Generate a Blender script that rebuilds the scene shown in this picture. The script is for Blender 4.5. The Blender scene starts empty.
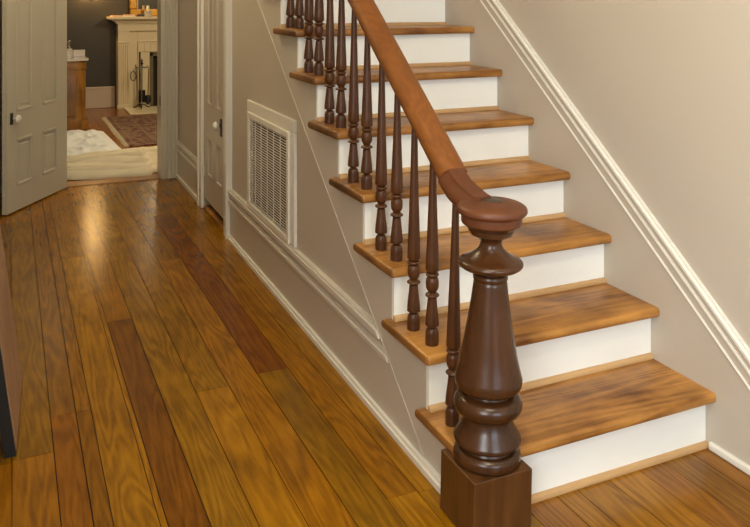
import bpy, bmesh, math, random
from mathutils import Vector, Matrix
random.seed(7)
PI = math.pi
S = bpy.context.scene
C = bpy.data.collections.new('scene'); S.collection.children.link(C)

# ---------------------------------------------------------------- camera
cam = bpy.data.cameras.new('camera'); co = bpy.data.objects.new('camera', cam); S.collection.objects.link(co)
co.location = (-1.1798, -1.9322, 1.4628)
co.rotation_euler = (PI/2, 0, -0.4283)
cam.sensor_width = 36; cam.lens = 798.52/750*36
cam.shift_x = 0.0006; cam.shift_y = -0.3516
cam.clip_start = 0.02; cam.clip_end = 100
S.camera = co
S.view_settings.view_transform = 'Standard'; S.view_settings.look = 'None'
S.view_settings.gamma = 1; S.view_settings.use_curve_mapping = False
S.view_settings.exposure = 0.0

# ---------------------------------------------------------------- world and light
w = bpy.data.worlds.new('world'); S.world = w; w.use_nodes = True
w.node_tree.nodes['Background'].inputs[0].default_value = (0.75, 0.85, 1, 1)
w.node_tree.nodes['Background'].inputs[1].default_value = 0.6

def area(name, loc, aim, sx, sy, power, col):
    l = bpy.data.lights.new(name, 'AREA'); l.shape = 'RECTANGLE'; l.size = sx; l.size_y = sy; l.energy = power; l.color = col
    o = bpy.data.objects.new(name, l); C.objects.link(o); o.location = loc
    o.rotation_euler = (Vector(aim)-Vector(loc)).to_track_quat('-Z', 'Y').to_euler(); return o
def bulb(name, loc, r, power, col):
    l = bpy.data.lights.new(name, 'POINT'); l.shadow_soft_size = r; l.energy = power; l.color = col
    o = bpy.data.objects.new(name, l); C.objects.link(o); o.location = loc; return o
area('added_side_light', (-2.05, -1.75, 1.65), (0.3, 0.5, 0.7), 1.5, 1.7, 98, (0.95, 1.0, 0.98))  # unseen lamp, added to brighten the right wall and risers
area('entry_daylight', (-0.1, -3.9, 1.6), (0.1, 0, 0.7), 1.5, 1.9, 60, (0.78, 0.89, 1.0))
bulb('foyer_lamp', (-0.45, -1.2, 2.75), 0.14, 58, (0.98, 0.87, 0.62))
bulb('hall_lamp', (-0.75, 2.6, 2.85), 0.12, 36, (0.98, 0.83, 0.52))
bulb('parlour_lamp', (1.35, 6.3, 2.2), 0.12, 125, (1.0, 0.80, 0.50))
area('parlour_daylight', (-2.7, 6.6, 1.6), (0.2, 6.6, 0.5), 1.2, 1.6, 5, (1.0, 0.95, 0.8))
bulb('parlour_sconce', (-0.18, 9.20, 1.60), 0.04, 15, (1.0, 0.58, 0.20))

# ---------------------------------------------------------------- materials
def N(nt, t, **k):
    n = nt.nodes.new(t)
    for a, v in k.items(): setattr(n, a, v)
    return n
def mat(name, col, rough=0.5, metal=0, bump=0, bscale=30, mott=0, mscale=4, trans=0, coat=0, emit=None):
    m = bpy.data.materials.new(name); m.use_nodes = True; nt = m.node_tree; b = nt.nodes['Principled BSDF']
    b.inputs['Base Color'].default_value = (*col, 1); b.inputs['Roughness'].default_value = rough; b.inputs['Metallic'].default_value = metal
    b.inputs['Transmission Weight'].default_value = trans; b.inputs['Coat Weight'].default_value = coat; b.inputs['Coat Roughness'].default_value = 0.12
    tc = N(nt, 'ShaderNodeTexCoord')
    if mott:
        n = N(nt, 'ShaderNodeTexNoise'); n.inputs['Scale'].default_value = mscale; n.inputs['Detail'].default_value = 5
        nt.links.new(tc.outputs['Object'], n.inputs['Vector'])
        mx = N(nt, 'ShaderNodeMix', data_type='RGBA'); mx.inputs[6].default_value = (*[c*(1-mott) for c in col], 1); mx.inputs[7].default_value = (*[min(1, c*(1+mott)) for c in col], 1)
        nt.links.new(n.outputs['Fac'], mx.inputs[0]); nt.links.new(mx.outputs[2], b.inputs['Base Color'])
    if bump:
        n = N(nt, 'ShaderNodeTexNoise'); n.inputs['Scale'].default_value = bscale; n.inputs['Detail'].default_value = 4
        nt.links.new(tc.outputs['Object'], n.inputs['Vector'])
        bp = N(nt, 'ShaderNodeBump'); bp.inputs['Strength'].default_value = bump; bp.inputs['Distance'].default_value = 0.003
        nt.links.new(n.outputs['Fac'], bp.inputs['Height']); nt.links.new(bp.outputs[0], b.inputs['Normal'])
    if emit:
        b.inputs['Emission Color'].default_value = (*emit[0], 1); b.inputs['Emission Strength'].default_value = emit[1]
    return m
def wood(name, dark, light, axis='y', rough=0.3, scale=1.0, attr=False, rings=1.0, blotch=0.35, bump=0.15, coat=0.0, contrast=1.0, spec=0.4):
    """grain runs along the given axis; with attr the face colour 'tint' multiplies it"""
    m = bpy.data.materials.new(name); m.use_nodes = True; nt = m.node_tree; b = nt.nodes['Principled BSDF']; L = nt.links.new
    tc = N(nt, 'ShaderNodeTexCoord')
    src = tc.outputs['Object']
    if attr:
        at0 = N(nt, 'ShaderNodeAttribute', attribute_name='shift')
        add = N(nt, 'ShaderNodeVectorMath', operation='ADD'); L(src, add.inputs[0]); L(at0.outputs['Vector'], add.inputs[1]); src = add.outputs[0]
    lo, hi = 1.3*scale, 14*scale
    sv = {'x': (lo, hi, hi), 'y': (hi, lo, hi), 'z': (hi, hi, lo)}[axis]
    mp = N(nt, 'ShaderNodeMapping'); mp.inputs['Scale'].default_value = sv; L(src, mp.inputs['Vector'])
    wv = N(nt, 'ShaderNodeTexNoise'); wv.inputs['Scale'].default_value = 0.55; wv.inputs['Detail'].default_value = 2; wv.inputs['Distortion'].default_value = 0.5
    L(mp.outputs[0], wv.inputs['Vector'])
    # contour lines of the smooth noise = cathedral grain
    mu = N(nt, 'ShaderNodeMath', operation='MULTIPLY'); mu.inputs[1].default_value = 62*rings; L(wv.outputs['Fac'], mu.inputs[0])
    sn = N(nt, 'ShaderNodeMath', operation='SINE'); L(mu.outputs[0], sn.inputs[0])
    fn = N(nt, 'ShaderNodeTexNoise'); fn.inputs['Scale'].default_value = 5; fn.inputs['Detail'].default_value = 6; fn.inputs['Roughness'].default_value = 0.7
    L(mp.outputs[0], fn.inputs['Vector'])
    bl = N(nt, 'ShaderNodeTexNoise'); bl.inputs['Scale'].default_value = 4.5; bl.inputs['Detail'].default_value = 4; L(src, bl.inputs['Vector'])
    a = N(nt, 'ShaderNodeMath', operation='MULTIPLY_ADD'); a.inputs[1].default_value = 0.13*contrast; a.inputs[2].default_value = 0.0; L(sn.outputs[0], a.inputs[0])
    s2 = N(nt, 'ShaderNodeMath', operation='MULTIPLY_ADD'); s2.inputs[1].default_value = 0.9*contrast; L(fn.outputs['Fac'], s2.inputs[0]); L(a.outputs[0], s2.inputs[2])
    s3 = N(nt, 'ShaderNodeMath', operation='MULTIPLY_ADD'); s3.inputs[1].default_value = blotch*2.2; L(bl.outputs['Fac'], s3.inputs[0]); L(s2.outputs[0], s3.inputs[2])
    s4 = N(nt, 'ShaderNodeMath', operation='SUBTRACT', use_clamp=True); s4.inputs[1].default_value = 0.45*contrast+blotch*1.1-0.5; L(s3.outputs[0], s4.inputs[0])
    mx = N(nt, 'ShaderNodeMix', data_type='RGBA'); mx.inputs[6].default_value = (*dark, 1); mx.inputs[7].default_value = (*light, 1); L(s4.outputs[0], mx.inputs[0])
    out = mx.outputs[2]
    if attr:
        at = N(nt, 'ShaderNodeAttribute', attribute_name='tint')
        m2 = N(nt, 'ShaderNodeMix', data_type='RGBA', blend_type='MULTIPLY'); m2.inputs[0].default_value = 1
        L(out, m2.inputs[6]); L(at.outputs['Color'], m2.inputs[7]); out = m2.outputs[2]
    L(out, b.inputs['Base Color'])
    b.inputs['Roughness'].default_value = rough; b.inputs['Coat Weight'].default_value = coat; b.inputs['Coat Roughness'].default_value = 0.15; b.inputs['Specular IOR Level'].default_value = spec
    if bump:
        hh = N(nt, 'ShaderNodeTexNoise'); hh.inputs['Scale'].default_value = 22; hh.inputs['Detail'].default_value = 2; L(src, hh.inputs['Vector'])
        ad = N(nt, 'ShaderNodeMath', operation='MULTIPLY_ADD'); ad.inputs[1].default_value = 1.3; L(hh.outputs['Fac'], ad.inputs[0]); L(s2.outputs[0], ad.inputs[2])
        bp = N(nt, 'ShaderNodeBump'); bp.inputs['Strength'].default_value = bump; bp.inputs['Distance'].default_value = 0.004
        L(ad.outputs[0], bp.inputs['Height']); L(bp.outputs[0], b.inputs['Normal'])
    return m

M = {}
M['wall'] = mat('taupe_wall_paint', (0.53, 0.465, 0.385), 0.55, bump=0.08, bscale=60, mott=0.04, mscale=1.5)
M['trim'] = mat('pale_trim_paint', (0.53, 0.485, 0.38), 0.38, bump=0.05, bscale=25, mott=0.03)
M['cream'] = mat('cream_skirt_paint', (0.57, 0.51, 0.43), 0.36, bump=0.05, bscale=40)
M['bead'] = mat('off_white_bead_paint', (0.80, 0.76, 0.68), 0.32)
M['white'] = mat('white_riser_paint', (0.93, 0.935, 0.88), 0.38, bump=0.06, bscale=15, mott=0.03)
M['ceil'] = mat('white_ceiling_paint', (0.8, 0.78, 0.74), 0.8)
M['floor'] = wood('old_pine_floor', (0.145, 0.055, 0.0015), (0.45, 0.208, 0.003), 'y', 0.22, 1.0, attr=True, rings=1.3, blotch=0.34, bump=0.035, contrast=1.15, spec=0.25)
M['gap'] = mat('dark_board_gap', (0.02, 0.01, 0.004), 0.9)
M['pfloor'] = wood('parlour_floor_wood', (0.17, 0.07, 0.02), (0.36, 0.16, 0.05), 'y', 0.3)
M['tread'] = wood('worn_oak_tread', (0.13, 0.042, 0.007), (0.54, 0.25, 0.058), 'x', 0.33, 0.9, rings=1.0, blotch=0.95, bump=0.12, contrast=1.1)
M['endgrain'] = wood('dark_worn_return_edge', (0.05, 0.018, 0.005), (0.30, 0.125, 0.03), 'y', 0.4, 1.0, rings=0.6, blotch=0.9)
M['cove'] = wood('light_oak_cove', (0.42, 0.24, 0.10), (0.66, 0.42, 0.20), 'x', 0.4, 1.2, rings=0.4, blotch=0.2)
M['rail'] = wood('reddish_brown_rail', (0.14, 0.042, 0.008), (0.27, 0.090, 0.015), 'y', 0.42, 1.0, rings=0.7, blotch=0.35, bump=0.1)
M['raild'] = wood('dark_red_rail_easing', (0.085, 0.025, 0.009), (0.155, 0.048, 0.016), 'y', 0.42, 1.0, rings=0.6, blotch=0.3, bump=0.1)
M['newel'] = wood('dark_mahogany', (0.026, 0.009, 0.003), (0.080, 0.028, 0.008), 'z', 0.27, 1.0, rings=0.3, blotch=0.45, bump=0.05, coat=0.1)
M['block'] = wood('dark_brown_block', (0.045, 0.016, 0.005), (0.13, 0.052, 0.014), 'z', 0.28, 1.2, rings=0.5, blotch=0.4, bump=0.08, coat=0.2)
M['bal'] = wood('dark_red_brown_baluster', (0.038, 0.012, 0.004), (0.108, 0.037, 0.010), 'z', 0.36, 1.5, rings=0.3, blotch=0.4, bump=0.06)
M['plug'] = mat('mottled_dark_plug', (0.05, 0.035, 0.025), 0.3, mott=0.8, mscale=60)
M['black'] = mat('black_metal', (0.012, 0.011, 0.01), 0.35)
M['blackpaint'] = mat('black_painted_edge', (0.012, 0.010, 0.009), 0.7)
M['china'] = mat('white_china_knob', (0.78, 0.74, 0.66), 0.12)
M['brass'] = mat('aged_brass', (0.30, 0.19, 0.06), 0.3, 1)
M['steel'] = mat('polished_steel', (0.55, 0.54, 0.52), 0.25, 1)
M['darkwall'] = mat('charcoal_wall_paint', (0.036, 0.030, 0.018), 0.45, bump=0.1, bscale=40)
M['base2'] = mat('pinkish_base_paint', (0.50, 0.40, 0.30), 0.4)
M['mantel'] = mat('ivory_mantel_paint', (0.72, 0.62, 0.42), 0.4, bump=0.05)
M['cap'] = mat('base_cap_painted_highlight', (0.68, 0.63, 0.55), 0.34)  # highlights on the base cap mouldings put into a lighter colour
M['duct_shade'] = mat('painted_duct_shade', (0.018, 0.015, 0.012), 0.8)  # near-black colour stands in for the shade inside the duct
M['tile'] = mat('olive_slate_surround', (0.16, 0.13, 0.07), 0.35, mott=0.3, mscale=8)
M['soot'] = mat('soot_black', (0.012, 0.010, 0.008), 0.9)
M['hearth'] = mat('cream_marble_hearth', (0.70, 0.64, 0.45), 0.3, mott=0.1)
M['cloth'] = mat('beige_canvas_cloth', (0.66, 0.59, 0.44), 0.9, bump=0.5, bscale=90, mott=0.08, mscale=3)
M['sheet'] = mat('white_cotton_sheet', (0.74, 0.76, 0.76), 0.85, bump=0.3, bscale=60)
M['cab'] = wood('mahogany_cabinet', (0.08, 0.030, 0.006), (0.38, 0.18, 0.035), 'z', 0.25, 0.8, rings=0.5, blotch=0.6, bump=0.05, coat=0.3)
M['marble'] = mat('grey_veined_marble', (0.55, 0.50, 0.44), 0.15, mott=0.35, mscale=9)
M['glass'] = mat('clear_glass', (0.95, 0.97, 0.96), 0.03, trans=1.0)
M['gilt'] = mat('gilded_frame', (0.50, 0.27, 0.055), 0.35, 0.75, bump=0.4, bscale=40)
M['mirror'] = mat('mirror_silver', (0.85, 0.85, 0.85), 0.03, 1)
M['wax'] = mat('ivory_wax', (0.85, 0.78, 0.60), 0.5)
M['paper1'] = mat('pale_pink_paper', (0.70, 0.42, 0.30), 0.7)
M['paper2'] = mat('cream_paper', (0.78, 0.74, 0.62), 0.7)
M['paper3'] = mat('dark_blue_cover', (0.04, 0.04, 0.07), 0.5)
M['fringe'] = mat('cream_wool_fringe', (0.50, 0.42, 0.28), 0.95)
M['panelface'] = wood('greyish_brown_panel_face', (0.26, 0.14, 0.075), (0.50, 0.31, 0.19), 'z', 0.5, 1.2, rings=0.6, blotch=0.3)
M['lampshade'] = mat('warm_lamp_glass', (0.9, 0.8, 0.6), 0.4, emit=((1, 0.75, 0.45), 6))
def rug_material():
    m = bpy.data.materials.new('persian_rug_weave'); m.use_nodes = True; nt = m.node_tree; L = nt.links.new; b = nt.nodes['Principled BSDF']
    tc = N(nt, 'ShaderNodeTexCoord'); b.inputs['Roughness'].default_value = 0.95
    mp = N(nt, 'ShaderNodeMapping'); mp.inputs['Scale'].default_value = (1, 1, 1); L(tc.outputs['Object'], mp.inputs[0])
    v = N(nt, 'ShaderNodeTexVoronoi', distance='MANHATTAN'); v.inputs['Scale'].default_value = 15; L(mp.outputs[0], v.inputs['Vector'])
    v2 = N(nt, 'ShaderNodeTexVoronoi', distance='CHEBYCHEV'); v2.inputs['Scale'].default_value = 44; L(mp.outputs[0], v2.inputs['Vector'])
    r = N(nt, 'ShaderNodeValToRGB'); r.color_ramp.interpolation = 'CONSTANT'
    els = [(0, (0.20, 0.12, 0.07)), (0.10, (0.13, 0.025, 0.018)), (0.34, (0.022, 0.018, 0.03)), (0.52, (0.17, 0.045, 0.028)), (0.7, (0.06, 0.018, 0.02)), (0.92, (0.20, 0.12, 0.07))]
    r.color_ramp.elements[0].color = (*els[0][1], 1); r.color_ramp.elements[1].position = els[1][0]; r.color_ramp.elements[1].color = (*els[1][1], 1)
    for p, c in els[2:]:
        e = r.color_ramp.elements.new(p); e.color = (*c, 1)
    ad = N(nt, 'ShaderNodeMath', operation='MULTIPLY_ADD'); ad.inputs[1].default_value = 0.5; L(v2.outputs['Distance'], ad.inputs[0]); L(v.outputs['Distance'], ad.inputs[2])
    L(ad.outputs[0], r.inputs[0])
    # border bands read from the distance to the rug's own edge
    sx = N(nt, 'ShaderNodeSeparateXYZ'); L(tc.outputs['Object'], sx.inputs[0])
    def edge(o, half):
        a = N(nt, 'ShaderNodeMath', operation='ABSOLUTE'); L(o, a.inputs[0])
        s = N(nt, 'ShaderNodeMath', operation='SUBTRACT'); s.inputs[0].default_value = half; L(a.outputs[0], s.inputs[1]); return s.outputs[0]
    mn = N(nt, 'ShaderNodeMath', operation='MINIMUM'); L(edge(sx.outputs[0], RUG[0]/2), mn.inputs[0]); L(edge(sx.outputs[1], RUG[1]/2), mn.inputs[1])
    r2 = N(nt, 'ShaderNodeValToRGB'); r2.color_ramp.interpolation = 'CONSTANT'
    e2 = [(0, (0.05, 0.02, 0.02)), (0.05, (0.22, 0.14, 0.085)), (0.065, (0.0, 0.0, 0.0)), (0.26, (0.22, 0.14, 0.085)), (0.275, (0.03, 0.02, 0.03)), (0.30, (0, 0, 0))]
    r2.color_ramp.elements[0].color = (*e2[0][1], 1); r2.color_ramp.elements[1].position = e2[1][0]; r2.color_ramp.elements[1].color = (*e2[1][1], 1)
    for p, c in e2[2:]:
        e = r2.color_ramp.elements.new(p); e.color = (*c, 1)
    L(mn.outputs[0], r2.inputs[0])
    ltn = N(nt, 'ShaderNodeMix', data_type='RGBA', blend_type='LIGHTEN'); ltn.inputs[0].default_value = 1; L(r.outputs[0], ltn.inputs[6]); L(r2.outputs[0], ltn.inputs[7])
    L(ltn.outputs[2], b.inputs['Base Color']); return m
RUG = (2.3, 2.15)
M['rug'] = rug_material()

# ---------------------------------------------------------------- mesh helpers
def link(name, bm, m, parent=None, smooth=False, loc=None):
    bmesh.ops.recalc_face_normals(bm, faces=bm.faces)
    me = bpy.data.meshes.new(name); bm.to_mesh(me); bm.free()
    for mm in (m if isinstance(m, (list, tuple)) else [m]): me.materials.append(mm)
    if smooth:
        for p in me.polygons: p.use_smooth = True
        me.set_sharp_from_angle(angle=math.radians(38))
    o = bpy.data.objects.new(name, me); C.objects.link(o)
    if loc: o.location = loc
    if parent: o.parent = parent
    return o
def tag(o, label, cat, group=None, kind=None):
    o['label'] = label; o['category'] = cat
    if group: o['group'] = group
    if kind: o['kind'] = kind
    return o
def struct(name, bm, m, smooth=False, label=None):
    o = link(name, bm, m, None, smooth); o['kind'] = 'structure'
    if label: o['label'] = label
    return o
def thing(name, label, cat, loc=(0, 0, 0), rz=0, group=None, kind=None):
    o = bpy.data.objects.new(name, None); C.objects.link(o); o.location = loc; o.rotation_euler = (0, 0, rz); o.empty_display_size = 0.1
    return tag(o, label, cat, group, kind)
def box(bm, x0, x1, y0, y1, z0, z1, bev=0, seg=2, mi=0, T=None):
    vs = [bm.verts.new((x, y, z)) for x in (x0, x1) for y in (y0, y1) for z in (z0, z1)]
    fs = [bm.faces.new([vs[i] for i in q]) for q in ((0, 1, 3, 2), (4, 6, 7, 5), (0, 4, 5, 1), (2, 3, 7, 6), (0, 2, 6, 4), (1, 5, 7, 3))]
    for f in fs: f.material_index = mi
    if bev:
        es = list({e for f in fs for e in f.edges})
        r = bmesh.ops.bevel(bm, geom=es, offset=bev, segments=seg, affect='EDGES', profile=0.5)
        vs = [v for v in vs if v.is_valid] + [v for v in r['verts'] if v.is_valid]; vs = list(set(vs))
    if T:
        for v in vs: v.co = T(v.co)
    return vs
def prism(bm, pts, axis, a, b, T=None):
    """polygon pts in the other two axes extruded from a to b on axis"""
    def P3(p, h): return {'x': (h, p[0], p[1]), 'y': (p[0], h, p[1]), 'z': (p[0], p[1], h)}[axis]
    va = [bm.verts.new(P3(p, a)) for p in pts]; vb = [bm.verts.new(P3(p, b)) for p in pts]; n = len(pts)
    fs = [bm.faces.new(va[::-1]), bm.faces.new(vb)] + [bm.faces.new((va[i], va[(i+1) % n], vb[(i+1) % n], vb[i])) for i in range(n)]
    if T:
        for v in va+vb: v.co = T(v.co)
    return va, vb, fs
def lathe(bm, prof, seg=32, c=(0, 0), cap=True):
    rings = []
    for r, z in prof:
        rings.append([bm.verts.new((c[0]+r*math.cos(2*PI*i/seg), c[1]+r*math.sin(2*PI*i/seg), z)) for i in range(seg)])
    for a, b in zip(rings, rings[1:]):
        for i in range(seg): bm.faces.new((a[i], a[(i+1) % seg], b[(i+1) % seg], b[i]))
    if cap: bm.faces.new(rings[0][::-1]); bm.faces.new(rings[-1])
def tube(bm, pts, r, seg=8, close=True):
    pts = [Vector(p) for p in pts]; rings = []
    rr = r if isinstance(r, (list, tuple)) else [r]*len(pts)
    for i, p in enumerate(pts):
        t = (pts[min(i+1, len(pts)-1)]-pts[max(i-1, 0)]).normalized()
        u = t.cross(Vector((0, 1, 0)) if abs(t.y) < 0.9 else Vector((1, 0, 0))).normalized(); v = t.cross(u)
        rings.append([bm.verts.new(p+rr[i]*(math.cos(2*PI*k/seg)*u+math.sin(2*PI*k/seg)*v)) for k in range(seg)])
    for a, b in zip(rings, rings[1:]):
        for i in range(seg): bm.faces.new((a[i], a[(i+1) % seg], b[(i+1) % seg], b[i]))
    if close: bm.faces.new(rings[0][::-1]); bm.faces.new(rings[-1])
def smoothprof(keys, n=6):
    """Catmull-Rom through (r,z) keys; a None between keys marks a crisp break"""
    out = []; run = []
    def flush():
        if len(run) < 3: out.extend(run); return
        for i in range(len(run)-1):
            p0 = run[max(i-1, 0)]; p1 = run[i]; p2 = run[i+1]; p3 = run[min(i+2, len(run)-1)]
            for k in range(n):
                t = k/n
                out.append(tuple(0.5*((2*p1[j])+(-p0[j]+p2[j])*t+(2*p0[j]-5*p1[j]+4*p2[j]-p3[j])*t*t+(-p0[j]+3*p1[j]-3*p2[j]+p3[j])*t**3) for j in (0, 1)))
        out.append(run[-1])
    for k in keys:
        if k is None: flush(); run = []
        else: run.append(k)
    flush(); return out
TH = 0.0175
def HW(v):                      # the hall wall runs a degree off the stair string
    return Vector((v[0]+(v[1]-0.2)*TH, v[1], v[2]))

# ---------------------------------------------------------------- dimensions
H, G, W = 0.19, 0.2462, 0.902
TT, NO, OV, BK = 0.033, 0.0430, 0.0316, 0.034
NT = 12
XL, YF, YB, ZC = -1.30, -3.4, 4.74, 3.1
WIN = (-0.85, 0.75, 0.45, 2.6)

# ---------------------------------------------------------------- floor boards
def boards(name, x0, x1, y0, y1, seams, joints, m, seedv, palette):
    rnd = random.Random(seedv)
    bm = bmesh.new(); tint = bm.faces.layers.float_color.new('tint') if False else None
    faces = []
    xs = seams
    for i in range(len(xs)-1):
        a, b = xs[i], xs[i+1]
        segs = joints.get(i)
        if segs is None and name == 'floor' and a > 0.1 and x0 < -1.2 and x0 > -2:
            segs = [(-4, 0.5, rnd.choice([(0.86, 0.82, 4.2), (0.76, 0.72, 3.6), (0.95, 0.90, 4.5), (0.74, 0.64, 3.8)])), (0.5, 5, OR)]
        if segs is None:
            y = y0; segs = []; 
            while y < y1:
                l = rnd.uniform(1.6, 3.6); segs.append((y, min(y+l, y1), rnd.choice(palette))); y += l
        for (ya, yb, col) in segs:
            ya = max(ya, y0); yb = min(yb, y1)
            if yb-ya < 0.01: continue
            g = rnd.choice((0.0011, 0.0015, 0.0022))
            n0 = len(bm.faces)
            box(bm, a+g, b-g*0.6, ya+0.0008, yb-0.0008, -0.02, 0, 0)
            k = rnd.uniform(0.9, 1.1)
            faces.append((n0, len(bm.faces), tuple(c*k for c in col), (rnd.uniform(0, 50), rnd.uniform(0, 50), rnd.uniform(0, 50))))
    nb = len(bm.faces)
    box(bm, x0, x1, y0, y1, -0.06, -0.006, mi=1)
    bm.faces.ensure_lookup_table()
    bmesh.ops.recalc_face_normals(bm, faces=bm.faces)
    me = bpy.data.meshes.new(name); bm.to_mesh(me); bm.free()
    me.materials.append(m); me.materials.append(M['gap'])
    ta = me.attributes.new('tint', 'FLOAT_COLOR', 'FACE'); sa = me.attributes.new('shift', 'FLOAT_VECTOR', 'FACE')
    for (n0, n1, col, sh) in faces:
        for f in range(n0, n1):
            ta.data[f].color = (*col, 1); sa.data[f].vector = sh
    o = bpy.data.objects.new(name, me); C.objects.link(o); o['kind'] = 'structure'; return o
OC = (0.80, 0.80, 0.9); OR = (0.92, 0.80, 0.8); YE = (1.06, 1.02, 1.0); RD = (0.56, 0.36, 0.6); GR = (0.76, 0.75, 1.0); DK = (0.56, 0.42, 0.5); MB = (0.74, 0.66, 0.8); BR = (0.96, 0.90, 0.9)
pal = [OC, OR, OC, MB, YE, OR, GR, BR]
seams = [-1.30, -1.175, -1.051, -0.968, -0.917, -0.799, -0.780, -0.672, -0.549, -0.425, -0.301, -0.175, -0.078, 0.05, 0.17, 0.285, 0.36, 0.48, 0.60, 0.70, 0.82, 0.91]
J = {
 0: [(-4, 0.84, OR), (0.84, 3.8, OC), (3.8, 5, OR)],
 1: [(-4, 0.85, OR), (0.85, 3.82, OC), (3.82, 5, BR)],
 2: [(-4, 1.085, (0.76, 0.58, 0.6)), (1.085, 3.6, MB), (3.6, 5, OR)],
 3: [(-4, -0.4, MB), (-0.4, 1.085, (0.74, 0.64, 0.7)), (1.085, 3.6, MB), (3.6, 5, OR)],
 4: [(-4, -0.9, OC), (-0.9, 2.9, YE), (2.9, 5, BR)],
 5: [(-4, 1.87, BR), (1.87, 5, OR)],
 6: [(-4, -0.6, OR), (-0.6, 1.87, DK), (1.87, 5, OR)],
 7: [(-4, -0.5, BR), (-0.5, 5, OC)],
 8: [(-4, -1.2, OR), (-1.2, 1.05, BR), (1.05, 5, (0.72, 0.70, 0.7))],
 9: [(-4, -0.7, OC), (-0.7, 2.64, OR), (2.64, 5, MB)],
 10: [(-4, -0.8, OC), (-0.8, 1.10, GR), (1.10, 3.6, RD), (3.6, 5, MB)],
 11: [(-4, 0.18, BR), (0.18, 5, OR)],
 12: [(-4, 0.17, YE), (0.17, 5, BR)],
}
boards('floor', XL, 0.91, YF, YB-0.02, seams, J, M['floor'], 3, pal)
s2 = [-3+0.12*i for i in range(51)]
boards('floor', -3, 3, 4.90, 9.6, s2, {}, M['floor'], 5, [(0.80, 0.62, 3.0), (0.9, 0.68, 3.0), (0.7, 0.55, 3.0)]).name = 'floor'
bm = bmesh.new(); box(bm, -0.82, -0.054, YB-0.02, 4.90, -0.02, 0.008, 0.004); struct('trim_1', bm, M['pfloor'])

# ---------------------------------------------------------------- walls
SW = (-2.5, -1.0, 0.7, 2.5)  # opening of the added side window, lets light onto the right wall
bm = bmesh.new(); box(bm, XL-0.15, XL, YF, SW[0], 0, ZC); box(bm, XL-0.15, XL, SW[1], YB, 0, ZC); box(bm, XL-0.15, XL, SW[0], SW[1], 0, SW[2]); box(bm, XL-0.15, XL, SW[0], SW[1], SW[3], ZC); struct('wall_left', bm, M['wall'])
bm = bmesh.new()
for y in (SW[0], SW[1]-0.05): box(bm, XL-0.1, XL-0.05, y, y+0.05, SW[2], SW[3])
for z in (SW[2], 1.6, SW[3]-0.05): box(bm, XL-0.1, XL-0.05, SW[0], SW[1], z, z+0.05)
struct('added_side_window', bm, M['trim'])  # unseen window, added to go with the side light
bm = bmesh.new(); box(bm, W, W+0.15, YF, YB, 0, ZC); struct('wall_right', bm, M['wall'])
bm = bmesh.new()
box(bm, XL-0.15, WIN[0], YF-0.15, YF, 0, ZC); box(bm, WIN[1], W+0.15, YF-0.15, YF, 0, ZC)
box(bm, WIN[0], WIN[1], YF-0.15, YF, 0, WIN[2]); box(bm, WIN[0], WIN[1], YF-0.15, YF, WIN[3], ZC)
struct('wall_front', bm, M['wall'])
bm = bmesh.new()
for x in (WIN[0], -0.075, WIN[1]-0.05): box(bm, x, x+0.05, YF-0.1, YF-0.05, WIN[2], WIN[3])
for z in (WIN[2], 1.5, WIN[3]-0.05): box(bm, WIN[0], WIN[1], YF-0.1, YF-0.05, z, z+0.05)
struct('window_1', bm, M['trim'])
bm = bmesh.new(); box(bm, XL-0.15, W+0.15, YF-0.15, YB+0.16, ZC, ZC+0.1); struct('ceiling', bm, M['ceil'])
# back wall with the doorway into the parlour (opening x -0.82..-0.075)
DX0, DX1, DZ = -0.82, -0.052, 2.05
bm = bmesh.new()
box(bm, XL-0.15, DX0, YB, 4.90, 0, ZC); box(bm, DX1, W+0.15, YB, 4.90, 0, ZC); box(bm, DX0, DX1, YB, 4.90, DZ, ZC)
struct('wall_back', bm, M['wall'])
# jamb lining and fluted casing
bm = bmesh.new()
box(bm, DX1-0.006, DX1+0.03, YB-0.022, 4.905, 0.0, DZ, 0.003)
cas = DX1+0.006
box(bm, cas, 0.088, YB-0.026, YB, 0, DZ+0.14, 0.003)
for k, (a, b) in enumerate(((0.0, 0.022), (0.036, 0.052), (0.066, 0.082), (0.10, 0.122), (0.134, 0.160))):
    if cas+b < 0.095: box(bm, cas+a, cas+b, YB-0.040, YB-0.024, 0.0, DZ+0.14, 0.005)
box(bm, DX0-0.03, DX0+0.004, YB-0.01, 4.905, 0, DZ, 0.003)
box(bm, DX0-0.17, DX0-0.03, YB-0.026, YB, 0, DZ+0.14, 0.003)
box(bm, DX0-0.17, 0.088, YB-0.028, YB, DZ, DZ+0.15, 0.003)
tr = struct('trim_2', bm, M['trim'])
bm = bmesh.new(); box(bm, DX1-0.0105, DX1-0.005, YB+0.0, YB+0.03, 0.595, 0.680, 0.0015)
link('strike_plate', bm, M['black'], tr)

# hall wall under the stairs, with the closet doorway (y 2.99..3.66)
CY0, CY1, CZ = 2.985, 3.66, 1.95
bm = bmesh.new()
def zs(y): return 0.772*y-0.10
def hwpoly(pts, x0=0.0, x1=0.06): prism(bm, pts, 'x', x0, x1, HW)
hwpoly([(0.30, 0), (CY0, 0), (CY0, zs(CY0)), (0.30, zs(0.30))], 0.012)
hwpoly([(CY0, CZ), (CY1, CZ), (CY1, ZC), (CY0, ZC), (CY0, zs(CY0))][0:1]+[(CY1, CZ), (CY1, ZC), (3.3, ZC), (3.3, zs(3.3)), (CY0, zs(CY0))])
hwpoly([(CY1, 0), (YB, 0), (YB, ZC), (CY1, ZC)])
struct('wall_hall', bm, M['wall'])

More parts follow.
